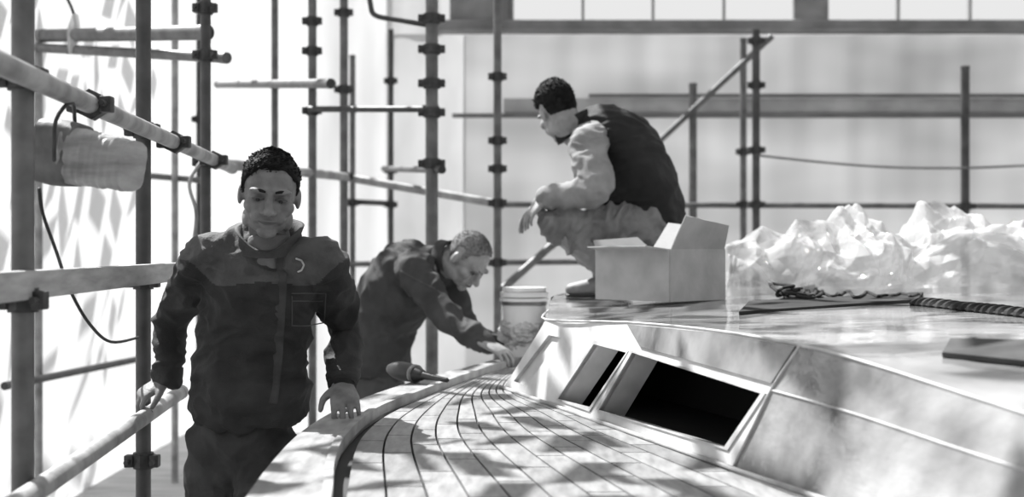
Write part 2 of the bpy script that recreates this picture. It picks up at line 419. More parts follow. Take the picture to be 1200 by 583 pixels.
# ---------------------------------------------------------------- scaffolding
def coupler_bm(p, ax=(0, 0, 1), r=.036):
    bm = bmesh.new(); a = Vector(ax).normalized()
    tube(bm, p-a*.026, p+a*.026, r); tube(bm, p-a*.02, p+a*.02, r*1.18, 6)
    for k in (1, -1):
        q = p+Vector((k*r*1.25, -.012, 0)); box(bm, q, (.03, .035, .04), bev=.004); tube(bm, q+Vector((0, -.045, 0)), q, .008, 8)
    return bm
def pole(px, Y, yt, yb, r, coup, label, m='steel', grp='scaffold poles'):
    b = P(px, yb, Y) if yb else Vector(((px-600)*Y/F, Y, 0)); t = P(px, yt, Y) if yt is not None else Vector((b.x, Y, max(3.3, H+310*Y/F)))
    th = thing('scaffold_pole', label, 'scaffold pole', b, grp)
    bm = bmesh.new(); tube(bm, b, t, r); tube(bm, t-Vector((0, 0, .02)), t+Vector((0, 0, .002)), r*1.06); sharp(obj('tube', bm, M[m], th))
    for y in coup: sharp(obj('coupler', coupler_bm(P(px, y, Y), r=r*1.35), M['coupler'], th))
pole(27, 2.75, None, None, .024, (92, 352), 'thickest dark scaffold pole at far left beside the wrapped bundle')
pole(168, 4.2, None, None, .0245, (153, 330, 540), 'dark scaffold pole directly behind the hand of the walking man', 'steel_dark')
pole(241, 5.6, None, None, .023, (10, 65, 190), 'scaffold pole above the left shoulder of the walking man', 'steel_dark')
pole(45, 6.9, 36, None, .022, (), 'slim pale pole seen just right of the thickest left pole', 'steel_light')
pole(205, 8.2, None, None, .022, (), 'faint pale pole against the bright left sheeting', 'steel_light')
pole(233, 8.6, None, None, .018, (35, 140), 'thin dark pole close to the left of the pole over the walking man shoulder', 'steel_dark')
pole(322, 8.0, None, None, .022, (99,), 'pole rising straight above the head of the walking man', 'steel')
pole(366, 7.2, None, None, .024, (25, 60, 130), 'pole with several clamps just right of the walking man head', 'steel')
pole(403, 8.0, None, None, .026, (15, 105, 207), 'left one of the two close poles behind the bent man back', 'steel')
pole(413, 9.4, 65, None, .022, (128, 238), 'right one of the two close poles, ending lower', 'steel')
pole(458, 9.3, 35, None, .02, (95, 200, 240), 'slim pole between the close pair and the thick clamped pole', 'steel_dark')
pole(506, 6.7, None, None, .033, (22, 58, 98, 132, 192), 'thick pale pole with dark clamps rising behind the bent man', 'steel')
pole(583, 7.6, None, None, .024, (90, 165, 198, 238, 308), 'dark pole rising left of the crouching man hands', 'steel')
pole(812, 9.4, 98, None, .029, (), 'short-topped pole just right of the crouching man back', 'steel')
pole(871, 9.2, 45, None, .024, (178, 240), 'left pole of the pair behind the cardboard box', 'steel')
pole(886, 8.8, 35, None, .027, (48, 100, 176, 240), 'right pole of the pair behind the cardboard box, with clamps', 'steel_dark')
pole(1131, 9.2, 78, None, .031, (242,), 'lone dark pole above the plastic heap at right', 'steel_dark')
def bar(a, b, r, label, m='steel', name='scaffold_tube', cat='scaffold tube', coup=()):
    a = Vector(a); b = Vector(b)
    bm = bmesh.new(); tube(bm, a, b, r); d = (b-a).normalized()
    for e, k in ((a, 1), (b, -1)): tube(bm, e, e+d*k*.05, r*1.07)
    bmesh.ops.recalc_face_normals(bm, faces=bm.faces)
    if coup:
        th = thing(name, label, cat, (a+b)/2, 'horizontal scaffold tubes'); sharp(obj('tube', bm, M[m], th))
        for s in coup: sharp(obj('coupler', coupler_bm(a.lerp(b, s), d, r*1.35), M['coupler'], th))
    else: sharp(obj(name, bm, M[m], None, label=label, cat=cat, group='horizontal scaffold tubes'))
bar((-.965, 2.2, 1.857), (-1.245, 5.7, 1.857), .024, 'pale upper rail tube running back above the wrapped bundle', 'steel_light', coup=(.28, .6, .85))
bar((-.955, 2.2, .99), (-1.175, 4.55, .99), .024, 'low rail tube under the hand of the walking man', 'steel_light')
bm = bmesh.new(); a = Vector((-1.03, 2.1, 1.423)); b = Vector((-1.21, 4.6, 1.42)); d = (b-a)
q = Vector((0, 1, 0)).rotation_difference(d.normalized()).to_matrix(); box(bm, (a+b)/2+Vector((.04, 0, 0)), (.03, d.length, .062), q, .004)
sharp(obj('guard_board', bm, M['board'], None, label='pale guard board at chest height left of the walking man', cat='board'))
bar(P(48, 42, 6.86), P(243, 38, 5.64), .034, 'upper one of two short tubes at top left', 'steel')
bar(P(43, 56, 6.86), P(266, 68, 5.66), .024, 'lower one of two short tubes at top left', 'steel')
bar(P(255, 99, 9.2), P(388, 98, 6.8), .026, 'tube level with the upper frame above walking man head', 'steel')
bar(P(362, 128, 7.16), P(508, 128, 6.74), .017, 'thin tube joining the thick clamped pole high up', 'steel_dark', coup=(.98,))
bar(P(243, 190, 5.66), P(410, 208, 8.05), .026, 'pale tube passing behind the walking man head', 'steel_light')
bar(P(395, 206, 8.05), P(590, 240, 7.65), .026, 'pale sloping tube behind the bent man, reaching the dark pole', 'steel_light')
bar(P(450, 198, 9.4), P(518, 199, 6.5), .02, 'short dark tube crossing the thick clamped pole', 'steel_dark')
bar(P(403, 236, 9.44), P(462, 239, 9.34), .02, 'short dark tube between the close pair and the slim pole, lower down', 'steel_dark')
bar(P(584, 240, 9.26), P(1230, 242, 9.26), .02, 'long thin tube behind the crouching man at waist height', 'steel')
bar(P(405, 310, 9.35), P(700, 307, 9.35), .02, 'low tube between bent man and crouching man', 'steel')
bar(P(768, 170, 9.45), P(905, 42, 9.1), .022, 'long diagonal brace behind the crouching man back', 'steel')
bar(P(582, 345, 7.64), P(652, 283, 7.9), .024, 'short diagonal brace below the crouching man hands', 'steel')
bar(P(5, 453, 6.45), P(168, 420, 8.0), .02, 'thin low tube behind the left poles', 'steel')
bar(P(160, 205, 8.24), P(240, 212, 8.24), .02, 'short tube behind the rail at left', 'steel')
for x0, y0, y1, dy, mk, lb in ((590, 115, 132, .03, 'plank_pale', 'broad pale grey board on the back sheeting between two dark ledger planks'), (530, 133, 138, 0, 'plank_grey', 'lower narrow dark ledger plank on the back sheeting'), (690, 110, 114, 0, 'plank_grey', 'upper narrow dark ledger plank on the back sheeting')):
    bm = bmesh.new(); a = P(x0, y0, 10.25); b = P(1232, y1, 10.25); box(bm, ((a.x+b.x)/2, 10.26+dy, (a.z+b.z)/2), (b.x-a.x, .05, a.z-b.z), bev=.006)
    sharp(obj('ledger_plank', bm, M[mk], None, label=lb, cat='plank'))
def cord(name, pts, r, m, label, cat, sub=6):
    bm = bmesh.new(); pts = catmull(pts, sub); loft(bm, pts, [r]*len(pts), seg=8, sub=1); return obj(name, bm, M[m], None, label=label, cat=cat)
cord('scaffold_tube', [P(432, -14, 6.75), P(434, 4, 6.75), P(440, 18, 6.75), P(470, 24, 6.75), P(510, 31, 6.74)], .014, 'steel_dark', 'thin bent tube at the top reaching the thick clamped pole', 'scaffold tube')
cord('rope', [P(886, 182, 8.77), P(960, 190, 9.0), P(1040, 196, 9.1), P(1131, 197, 9.16), P(1225, 193, 9.2)], .008, 'steel', 'thin sagging rope across the back sheeting', 'rope')
cord('power_cable', [P(46, 222, 3.05), P(50, 250, 3.05), P(66, 295, 3.1), P(82, 340, 3.3), P(105, 380, 3.5), P(130, 401, 3.8), P(162, 396, 4.16)], .0045, 'cable', 'black cable dangling from the bundle to the second pole', 'cable')
cord('power_cable', [P(72, -15, 6.6), P(86, 15, 6.6), P(88, 40, 6.62), P(80, 62, 6.6)], .008, 'cable', 'short dark cable hanging at top left', 'cable')
cord('white_cord', [P(238, 186, 5.55), P(222, 215, 5.5), P(230, 250, 5.5), P(226, 290, 5.5)], .008, 'steel_light', 'pale cord hanging beside the walking man shoulder', 'cord')
bm = bmesh.new()
loft(bm, [P(88, 18, 6.55), P(86, 40, 6.55), P(82, 63, 6.55)], [(.018, .009), (.034, .014), (.008, .006)], side=(1, 0, 0), seg=10)
obj('plastic_scrap', bm, M['film'], None, label='white plastic scrap hanging from top left tube', cat='plastic scrap')
def tri(x): return abs((x % 2)-1)*2-1
rs = random.Random(21); FD = []
for k in range(15):
    v = Vector((rs.uniform(-1, 1), rs.uniform(-1, 1), rs.uniform(-1, 1))).normalized(); fq = 2.6*1.20**k
    FD.append((v, fq, rs.uniform(0, 9), .036/fq**.32))
def crease(q): return sum(a*tri(q.dot(v)*f+ph) for v, f, ph, a in FD)
# wrapped bundle under the upper rail
lc = P(64, 178, 3.0); th = thing('wrapped_bundle', 'rough grey wrapped roll with dark flat end hanging under the upper rail', 'bundle', P(100, 222, 3.02))
ax = (P(157, 194, 2.96)-lc); sdv = Vector((.35, 1, 0))
bm = bmesh.new()
loft(bm, [lc-ax*.12, lc+ax*.1, lc+ax*.32], [(.06, .074), (.062, .078), (.06, .072)], side=sdv, seg=40, sub=3, rnd=False, sq=4); sharp(obj('dark_end', bm, M['lamp'], th))
bm = bmesh.new(); N_ = 34
loft(bm, [lc+ax*(.2+.8*k/N_) for k in range(N_+1)], [(.062*(1-.10*k/N_)+.0015*math.sin(k*1.7), .066*(1-.16*k/N_)+.0015*math.sin(k*1.7)) for k in range(N_+1)], side=sdv, seg=90, sub=1, rnd=False, sq=4)
for v in bm.verts:
    r_ = v.co-lc; r_ = r_-ax*(r_.dot(ax)/ax.dot(ax))
    if r_.length > .01: v.co += r_.normalized()*(crease(v.co*2.2)*.06)
sharp(obj('wrapping', bm, M['lampshade'], th), 20)
bm = bmesh.new(); c = lc+ax*.15
loft(bm, [c+Vector((.0, -.08, -.02)), c+Vector((0, -.07, .07)), P(84, 120, 2.95), c+Vector((0, .06, .07)), c+Vector((0, .08, -.02))], [.005]*5, seg=8); obj('strap', bm, M['coupler'], th)

# ---------------------------------------------------------------- people
class Head:
    def __init__(s, c, fwd, up=(0, 0, 1), sc=1, wide=1):
        f = Vector(fwd).normalized(); u = Vector(up); u = (u-f*u.dot(f)).normalized(); x = f.cross(u)
        s.R = Matrix((x, f, u)).transposed(); s.c = Vector(c); s.k = sc; s.w = wide
    def p(s, x, y, z): return s.c+s.R @ (Vector((x*s.w, y, z))*s.k)
    def e(s, bm, c, r): ell(bm, s.p(*c), [r[0]*s.k*s.w, r[1]*s.k, r[2]*s.k], s.R, 24, 16)
    def build(s, bm, neck, nk=1.0):
        e = s.e
        e(bm, (0, -.015, .03), (.075, .097, .092)); e(bm, (0, .025, -.03), (.063, .062, .073)); e(bm, (0, .03, -.066), (.053, .05, .040))
        e(bm, (0, .066, -.094), (.027, .02, .018))
        for k in (1, -1):
            e(bm, (k*.042, .050, -.022), (.025, .033, .024)); e(bm, (k*.054, .005, -.066), (.014, .04, .028)); e(bm, (k*.077, -.014, -.004), (.008, .018, .030))
            e(bm, (k*.028, .079, .026), (.029, .017, .009)); e(bm, (k*.012, .094, -.034), (.010, .012, .008))
            e(bm, (k*.030, .069, -.048), (.017, .018, .022))
        loft(bm, [s.p(0, .082, .016), s.p(0, .096, -.012), s.p(0, .110, -.03)], [.009*s.k, .0115*s.k, .013*s.k], seg=10)
        e(bm, (0, .081, -.06), (.024, .012, .007)); e(bm, (0, .078, -.072), (.02, .012, .008))
        loft(bm, [s.p(0, -.03, -.02), s.p(0, -.03, -.07), Vector(neck)], [(.060*nk, .064*nk), (.058*nk, .062*nk), (.064*nk, .066*nk)], seg=16)
    def parts(s, body, hairm, line, seed=0, bulk=1.0, top=.012, rough=.3, tuft=.016, ntuft=1500, comb=(0, .5, 0), rnd=.3):
        for k in (1, -1):
            bm = bmesh.new(); s.e(bm, (k*.03, .0730, .001), (.0145, .0085, .0054)); eo = obj('eye', bm, M['eye'], body)
            bm = bmesh.new(); s.e(bm, (k*.03+.001, .0802, -.001), (.0060, .003, .0050)); obj('iris', bm, M['iris'], eo)
            bm = bmesh.new(); loft(bm, [s.p(k*.014, .093, .0245), s.p(k*.03, .0935, .0285), s.p(k*.05, .075, .0245)], [(.0034*s.k, .002*s.k), (.0046*s.k, .002*s.k), (.002*s.k, .0015*s.k)], side=s.R @ Vector((0, 0, 1)), seg=8); obj('eyebrow', bm, hairm, body)
            bm = bmesh.new(); loft(bm, [s.p(k*.016, .082, .003), s.p(k*.03, .0845, .0062), s.p(k*.045, .074, .002)], [.0026*s.k]*3, seg=6); obj('eyelid', bm, M['lip'], body)
        bm = bmesh.new(); loft(bm, [s.p(-.026, .080, -.0605), s.p(-.008, .0925, -.0645), s.p(.008, .0925, -.0645), s.p(.026, .080, -.0605)], [(.002, .002), (.004, .0035), (.004, .0035), (.002, .002)], seg=8); obj('lips', bm, M['lip'], body)
        bm = bmesh.new(); bmesh.ops.create_uvsphere(bm, u_segments=140, v_segments=100, radius=1)
        kill = []; seeds = []
        for v in bm.verts:
            v.co = Vector((v.co.x*.0755*bulk, v.co.y*.0975*bulk-.0155, v.co.z*.0925*bulk+.030))
            c = v.co.copy()
            n = 1.3*noise.noise(c*24+Vector((seed, 0, 0)))+1.1*noise.noise(Vector((c.x*90, c.y*90, seed)))
            d = c.z-(line(c.y, abs(c.x))+n*.006)
            if d < -.010: kill.append(v); continue
            e = min(1, max(0, d/.020)); e = e*e*(3-2*e)
            hgt = top*(.30+.70*min(1, max(0, (c.z-.035)/.07)))
            st = noise.noise(Vector((c.x*70, c.y*18, c.z*40+seed)))*rough+noise.noise(Vector((c.x*190, c.y*50, c.z*120)))*rough+.3*noise.noise(c*22+Vector((0, seed, 0)))
            dirv = (c-Vector((0, -.016, .03))).normalized()
            v.co = c+dirv*(-.007*(1-e)+hgt*e*(1+st))
            if d > 0: seeds.append((v.co.copy(), dirv, e))
        bmesh.ops.delete(bm, geom=kill, context='VERTS')
        R_ = random.Random(seed)
        for q in range(ntuft):
            c, dv, e = R_.choice(seeds); c = c+Vector((R_.uniform(-.003, .003), R_.uniform(-.003, .003), R_.uniform(-.003, .003)))
            cb = Vector(comb); cb = cb-dv*cb.dot(dv)
            dr = (dv*.16+cb.normalized()*.9+Vector((R_.uniform(-rnd, rnd), R_.uniform(-rnd, rnd), R_.uniform(-rnd, rnd)))*.7).normalized()
            ln = tuft*R_.uniform(.5, 1.2)*(.35+.65*e); s1 = dr.orthogonal().normalized(); s2 = dr.cross(s1); r_ = .0020
            b0_ = c-dv*.002; mid_ = c+dr*ln*.5; tip = c+dr*ln-dv*ln*.12
            b = [bm.verts.new(b0_+s1*math.cos(t_)*r_+s2*math.sin(t_)*r_) for t_ in (0, 2.09, 4.19)]
            m_ = [bm.verts.new(mid_+s1*math.cos(t_)*r_*.8+s2*math.sin(t_)*r_*.8) for t_ in (0, 2.09, 4.19)]
            tp = bm.verts.new(tip)
            for k in range(3):
                bm.faces.new((b[k], b[(k+1) % 3], m_[(k+1) % 3], m_[k])); bm.faces.new((m_[k], m_[(k+1) % 3], tp))
        for v in bm.verts: v.co = s.p(*v.co)
        obj('hair', bm, hairm, body)
def hairline(front=.072, ear=.036, back=-.06, burn=-.002):
    def f(y, x):
        if y > .028: return ear+.004+(front-ear)*sm(.028, .062, y)
        if y > .004: return burn+(ear-burn)*sm(.016, .028, y)
        if y > -.036: return burn+(ear-burn)*sm(.006, -.004, y)
        return back+(ear-back)*sm(-.05, -.036, y)
    return f
def hand(bm, wrist, d, nrm, thumb, curl=.35, spread=.12, k=1.0, curls=None):
    d = Vector(d).normalized(); n = Vector(nrm); n = (n-d*n.dot(d)).normalized()
    s = Vector(thumb); s = (s-d*s.dot(d)-n*s.dot(n)).normalized(); w = Vector(wrist)
    loft(bm, [w-d*.02*k, w+d*.03*k, w+d*.07*k, w+d*.092*k], [(.028*k, .021*k), (.036*k, .018*k), (.043*k, .016*k), (.042*k, .013*k)], side=s, seg=14)
    for i, (o, ln, r) in enumerate(((.034, .072, .0092), (.0115, .082, .0096), (-.0115, .077, .0092), (-.033, .060, .0082))):
        c = curl if curls is None else curls[i]
        p = w+d*(.088-.005*abs(i-1))*k+s*o*k; ang = spread*(1.2-i*.8); dd = (d+s*ang).normalized(); pts = [p-dd*.01, p]; a = 0
        for q, fr in enumerate((.45, .31, .24)):
            a += c*(.6 if q == 0 else 1.0); p = p+(dd*math.cos(a)+n*math.sin(a))*ln*fr*k; pts.append(p)
        loft(bm, pts, [r*k, r*k, r*.95*k, r*.88*k, r*.72*k], seg=10, sub=2)
    p = w+d*.03*k+s*.03*k; a1 = (d*.65+s*.75+n*.25).normalized(); a2 = (d*.9+s*.3+n*.4).normalized()
    loft(bm, [w+d*.015*k+s*.012*k, p+a1*.012*k, p+a1*.042*k, p+a1*.042*k+a2*.034*k], [.015*k, .0135*k, .0105*k, .008*k], seg=10, sub=2)
def shoe(body, an, toe, m, k=1):
    an = Vector(an); toe = Vector(toe); d = (toe-an); d.z = 0; d.normalize(); sd = d.cross(Vector((0, 0, 1))); z = toe.z
    bm = bmesh.new()
    loft(bm, [Vector((an.x, an.y, z+.04))-d*.05*k, Vector((an.x, an.y, z+.05))+d*.02*k, Vector((an.x, an.y, z+.04))+d*.1*k, Vector((an.x, an.y, z+.032))+d*.19*k], [(.036, .04), (.042, .05), (.047, .04), (.034, .028)], side=sd, seg=16)
    loft(bm, [Vector((an.x, an.y, z+.05)), Vector((an.x, an.y, z+.12))], [.045, .048], seg=16)
    for v in bm.verts: v.co.z = max(v.co.z, z+.001)
    o = obj('shoe', bm, m, body)
    bm = bmesh.new(); c = Vector((an.x, an.y, z+.008))
    loft(bm, [c-d*.07*k, c+d*.02*k, c+d*.12*k, c+d*.21*k], [(.03, .008), (.042, .009), (.048, .009), (.03, .008)], side=sd, seg=14)
    for v in bm.verts: v.co.z = max(v.co.z, z)
    obj('sole', bm, M['coupler'], o)
def person(label, J, lat, head, skin, hands, foot_loc, nk=1.0):
    th = thing('person', label, 'person', foot_loc)
    bm = bmesh.new(); lat = Vector(lat)
    loft(bm, [J['pelvis'], J['waist'], J['chest'], J['uchest'], J['neck']], [(.13, .095), (.12, .085), (.135, .095), (.125, .07), (.06, .06)], side=lat, seg=20)
    head.build(bm, J['neck'], nk)
    for q in 'RL':
        loft(bm, [J['uchest'].lerp(J['sh'+q], .5), J['sh'+q], J['el'+q], J['wr'+q]], [.045, .042, .032, .026], seg=14)
        loft(bm, [J['pelvis'].lerp(J['hip'+q], .5), J['hip'+q], J['kn'+q], J['an'+q]], [.066, .068, .044, .034], seg=14)
        hd = hands[q]; hand(bm, J['wr'+q], *hd[0], **hd[1])
    me = voxel(bm, .0042, 2, .4)
    body = obj('body', me, skin, th)
    return th, body
def collar(ctr, up, lat, a, b, h, m, parent, open_dir=None, dip=.55, flare=1.14):
    up = Vector(up).normalized(); lat = Vector(lat); lat = (lat-up*lat.dot(up)).normalized(); f = up.cross(lat); bm = bmesh.new(); n = 40; ri = []
    for k in range(n):
        an = 2*math.pi*k/n; c = math.cos(an); s = math.sin(an)
        fr = 0 if open_dir is None else max(0, (lat*c+f*s).dot(Vector(open_dir).normalized()))
        hh = h*(1-dip*fr**3)
        ri.append([ctr+lat*c*a*q+f*s*b*q+up*z for q, z in ((1.16, -.02), (1.08, hh*.5), (flare, hh), (flare-.12, hh), (.95, hh*.4), (.95, -.02))])
    V = [[bm.verts.new(p) for p in r] for r in ri]
    for k in range(n):
        for j in range(6): bm.faces.new((V[k][j], V[(k+1) % n][j], V[(k+1) % n][(j+1) % 6], V[k][(j+1) % 6]))
    obj('collar', bm, m, parent)

# --- the walking man at left
J = dict(pelvis=P(284, 515, 3.82), waist=P(290, 445, 3.80), chest=P(304, 355, 3.72), uchest=P(311, 305, 3.68), neck=P(317, 284, 3.66),
         shR=P(245, 299, 3.70), elR=P(201, 378, 3.96), wrR=P(197, 444, 3.93), shL=P(376, 302, 3.66), elL=P(404, 385, 3.86), wrL=P(401, 450, 3.72),
         hipR=P(255, 525, 3.84), knR=Vector((-.93, 3.84, .50)), anR=Vector((-.95, 4.05, .10)), hipL=P(312, 525, 3.82), knL=Vector((-.72, 3.62, .50)), anL=Vector((-.72, 3.72, .10)))
hd = Head(P(316, 230, 3.60), (.19, -1, -.20), (.09, 0, 1), sc=.98, wide=1.07)
hands = {'R': ((Vector((-.78, -.28, -.50)), Vector((-.45, 0, -.9)), Vector((.15, -.95, .1))), dict(curl=1.0, spread=.08)),
         'L': ((Vector((.20, -.80, -.46)), Vector((.0, .35, -1)), Vector((-1, -.1, 0))), dict(curl=.42, spread=.03))}
th, body = person('man in dark work jacket walking with hands on rail and deck edge', J, (1, -.06, 0), hd, M['skin'], hands, (-.82, 3.85, 0), .92)
hd.parts(body, M['hair'], hairline(.076), seed=1, top=.011, rough=.3, tuft=.014, ntuft=2600, comb=(.35, .6, .25), rnd=.22)
bm = bmesh.new()
loft(bm, [P(294, 481, 3.81), P(293, 472, 3.80), P(293, 458, 3.80), P(293, 440, 3.80), P(300, 375, 3.75), P(306, 330, 3.71), P(311, 299, 3.69), P(316, 285, 3.67)], [(.172, .124), (.176, .128), (.180, .132), (.172, .126), (.163, .124), (.168, .120), (.156, .098), (.084, .075)], side=(1, -.06, 0), seg=32, rnd=False)
for q, wr in (('R', J['wrR']), ('L', J['wrL'])):
    loft(bm, [J['uchest'].lerp(J['sh'+q], .55)+Vector((0, 0, -.006)), J['sh'+q]+Vector((0, 0, -.010)), J['sh'+q].lerp(J['el'+q], .5), J['el'+q], J['el'+q].lerp(wr, .6), J['el'+q].lerp(wr, .97)], [.072, .068, .060, .054, .048, .043], seg=18)
me = voxel(bm, .006, 2); wrinkle(me, .021, 8.5, (1, 1, 1.5))
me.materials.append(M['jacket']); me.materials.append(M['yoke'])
zy = P(300, 330, 3.62).z; xc = P(310, 330, 3.62).x
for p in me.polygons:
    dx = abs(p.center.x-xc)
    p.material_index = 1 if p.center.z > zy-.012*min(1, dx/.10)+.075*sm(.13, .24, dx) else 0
jb = bvh_me(me)
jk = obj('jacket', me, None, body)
bm = bmesh.new()
l = hits_line(jb, [(331, 300), (329, 350), (325, 420), (319, 476)], 16, .0008); loft(bm, l, [(.015, .003)]*len(l), side=(1, -.06, 0), seg=12, sub=1)
sharp(obj('front_placket', bm, M['placket'], jk), 50)
for pts in ([(342, 344), (382, 344), (380, 382), (342, 382), (342, 344)], [(342, 353), (382, 353)]):
    bm = bmesh.new(); l = hits_line(jb, pts, 10, .0008)
    if len(l) > 2: loft(bm, l, [.0018]*len(l), seg=6, sub=1)
    obj('seam', bm, M['piping'], jk)
bm = bmesh.new()
l = hits_line(jb, [(347, 303), (353, 305), (356, 311), (353, 317), (348, 319)], 4, .002)
if len(l) > 2: loft(bm, l, [.0028]*len(l), seg=6, sub=1)
obj('chest_emblem', bm, M['emblem'], jk)
bm = bmesh.new(); loft(bm, [P(317, 296, 3.655), P(317, 282, 3.65), P(317, 279, 3.65)], [(.072, .07), (.066, .066), (.060, .062)], side=(1, 0, 0), seg=28, rnd=False)
obj('undershirt', bm, M['shirt'], body)
collar(P(317, 284, 3.66), (0, -.30, 1), (1, 0, 0), .082, .082, .046, M['yoke'], jk, (0, -1, 0), 1.2, 1.20)
for q in 'RL':
    d = (J['wr'+q]-J['el'+q]).normalized(); bm = bmesh.new(); c = J['wr'+q]
    loft(bm, [c-d*.035, c-d*.01, c+d*.008], [.045, .045, .042], seg=18, rnd=False); sharp(obj('cuff', bm, M['jacket'], jk))
bm = bmesh.new()
loft(bm, [P(292, 465, 3.81), J['pelvis']+Vector((0, 0, .0)), J['pelvis']-Vector((0, 0, .06))], [(.13, .10), (.15, .11), (.13, .10)], side=(1, 0, 0), seg=24)
for q in 'RL': loft(bm, [J['hip'+q]+Vector((0, 0, .03)), J['hip'+q].lerp(J['kn'+q], .5), J['kn'+q], J['kn'+q].lerp(J['an'+q], .5), J['an'+q]], [.088, .080, .070, .066, .062], seg=18)
me = voxel(bm, .008, 3); wrinkle(me, .022, 8, (1, 1, 1.3)); obj('trousers', me, M['trouserL'], body)
shoe(body, J['anR'], Vector((-.95, 3.85, 0)), M['shoe']); shoe(body, J['anL'], Vector((-.72, 3.5, 0)), M['shoe'])

# --- the bent man in the middle
J = dict(pelvis=P(440, 452, 5.92), waist=P(446, 402, 5.91), chest=P(467, 341, 5.88), uchest=P(500, 312, 5.86), neck=P(522, 305, 5.82),
         shR=P(484, 318, 5.70), elR=P(528, 374, 5.56), wrR=P(568, 403, 5.44), shL=P(522, 322, 6.02), elL=P(548, 388, 5.90), wrL=P(582, 406, 5.72),
         hipR=P(432, 462, 5.84), knR=Vector((-.60, 5.80, .46)), anR=Vector((-.72, 5.84, .10)), hipL=P(452, 462, 6.0), knL=Vector((-.50, 6.0, .46)), anL=Vector((-.60, 6.02, .10)))
hd = Head(P(548, 306, 5.76), (.56, -.44, -.78), (.55, -.3, .75), sc=1.04)
latM = Vector((-.5, -.86, 0))
hands = {'R': ((Vector((.75, -.4, -.3)), Vector((.1, .1, -1)), Vector((.5, .8, .1))), dict(curl=.5)),
         'L': ((Vector((.75, -.5, -.25)), Vector((.1, .1, -1)), Vector((-.6, -.7, .1))), dict(curl=.5))}
th, body = person('man in slate jacket bending forward to work at deck edge', J, latM, hd, M['skinlight'], hands, (-.62, 5.9, 0))
hd.parts(body, M['hairgrey'], hairline(.088, .042, -.05), seed=4, top=.005, rough=.3, tuft=.009, ntuft=1600, comb=(0, .5, .1), rnd=.25)
bm = bmesh.new()
loft(bm, [P(441, 436, 5.92), P(443, 426, 5.915), J['waist'], P(450, 372, 5.9), J['chest'], P(482, 319, 5.87), J['uchest']+Vector((-.005, 0, -.01)), J['neck']+Vector((-.02, 0, -.012))], [(.170, .125), (.180, .136), (.172, .138), (.178, .150), (.188, .162), (.182, .150), (.14, .106), (.08, .072)], side=latM, seg=26, rnd=False)
for q in 'RL':
    wr = J['wr'+q]
    loft(bm, [J['uchest'].lerp(J['sh'+q], .5), J['sh'+q], J['sh'+q].lerp(J['el'+q], .5), J['el'+q], J['el'+q].lerp(wr, .6), J['el'+q].lerp(wr, .95)], [.082, .077, .066, .057, .051, .043], seg=18)
me = voxel(bm, .008, 2); wrinkle(me, .026, 7.5); jb = bvh_me(me); jk = obj('jacket', me, M['jacketM'], body)
bm = bmesh.new()
for pts in ([(470, 318), (492, 330), (512, 340)], ):
    l = hits_line(jb, pts, 8, .001)
    if len(l) > 2: loft(bm, l, [.003]*len(l), seg=6, sub=1)
obj('seam_piping', bm, M['piping'], jk)
collar(P(521, 303, 5.83), hd.c-J['neck'], latM, .072, .074, .035, M['jacketM'], jk)
bm = bmesh.new()
loft(bm, [J['waist'], J['pelvis'], J['pelvis']-Vector((0, 0, .09))], [(.13, .10), (.15, .12), (.14, .11)], side=latM, seg=24)
for q in 'RL': loft(bm, [J['hip'+q]+Vector((0, 0, .03)), J['hip'+q].lerp(J['kn'+q], .5), J['kn'+q], J['kn'+q].lerp(J['an'+q], .5), J['an'+q]], [.092, .084, .072, .066, .062], seg=18)
me = voxel(bm, .01, 4); wrinkle(me, .014, 8); obj('trousers', me, M['trouserM'], body)
shoe(body, J['anR'], J['anR']+Vector((.17, -.1, -.1)), M['shoe']); shoe(body, J['anL'], J['anL']+Vector((.17, -.1, -.1)), M['shoe'])

# --- the crouching man on the cabin roof
zf = rz(.36, 5.6)
J = dict(pelvis=P(764, 252, 5.76), waist=P(754, 226, 5.76), chest=P(729, 182, 5.76), uchest=P(700, 161, 5.76), neck=P(675, 155, 5.76),
         shR=P(695, 170, 5.95), elR=P(688, 226, 6.02), wrR=P(632, 240, 5.96), shL=P(690, 170, 5.58), elL=P(697, 222, 5.47), wrL=P(640, 232, 5.53),
         hipR=P(762, 262, 5.86), knR=P(644, 252, 5.95), anR=Vector((.48, 5.94, zf+.10)), hipL=P(760, 262, 5.66), knL=P(644, 258, 5.58), anL=Vector((.43, 5.6, zf+.10)))
hd = Head(P(653, 132, 5.76), (-.34, .88, -.34), (-.30, .05, 1), sc=1.06)
hands = {'L': ((Vector((-.75, .05, -.75)), Vector((.6, .3, -.6)), Vector((0, .9, .3))), dict(curl=.35, spread=.14)),
         'R': ((Vector((-.75, -.05, -.75)), Vector((.6, -.3, -.6)), Vector((0, -.9, .3))), dict(curl=.35, spread=.14))}
th, body = person('man in black vest crouching on cabin roof with hands over knees', J, (0, -1, 0), hd, M['skinlight'], hands, (.45, 5.76, zf), 1.12)
hd.parts(body, M['hair'], hairline(.066, .034, -.085, .022), seed=7, top=.016, rough=.3, tuft=.017, ntuft=2600, comb=(0, -.6, -.35), rnd=.25)
bm = bmesh.new()
loft(bm, [J['waist'].lerp(J['pelvis'], .3), J['chest'], J['uchest'], J['neck']+Vector((.03, 0, -.03))], [(.15, .11), (.16, .115), (.14, .09), (.07, .06)], side=(0, -1, 0), seg=24)
for q in 'RL':
    wr = J['wr'+q]
    loft(bm, [J['uchest'].lerp(J['sh'+q], .4), J['sh'+q], J['sh'+q].lerp(J['el'+q], .5), J['el'+q], J['el'+q].lerp(wr, .6), J['el'+q].lerp(wr, .97)], [.085, .084, .078, .071, .059, .049], seg=18)
me = voxel(bm, .007, 3); wrinkle(me, .020, 6.5, (1.4, 1, 1.6)); sh = obj('shirt', me, M['sleeve'], body)
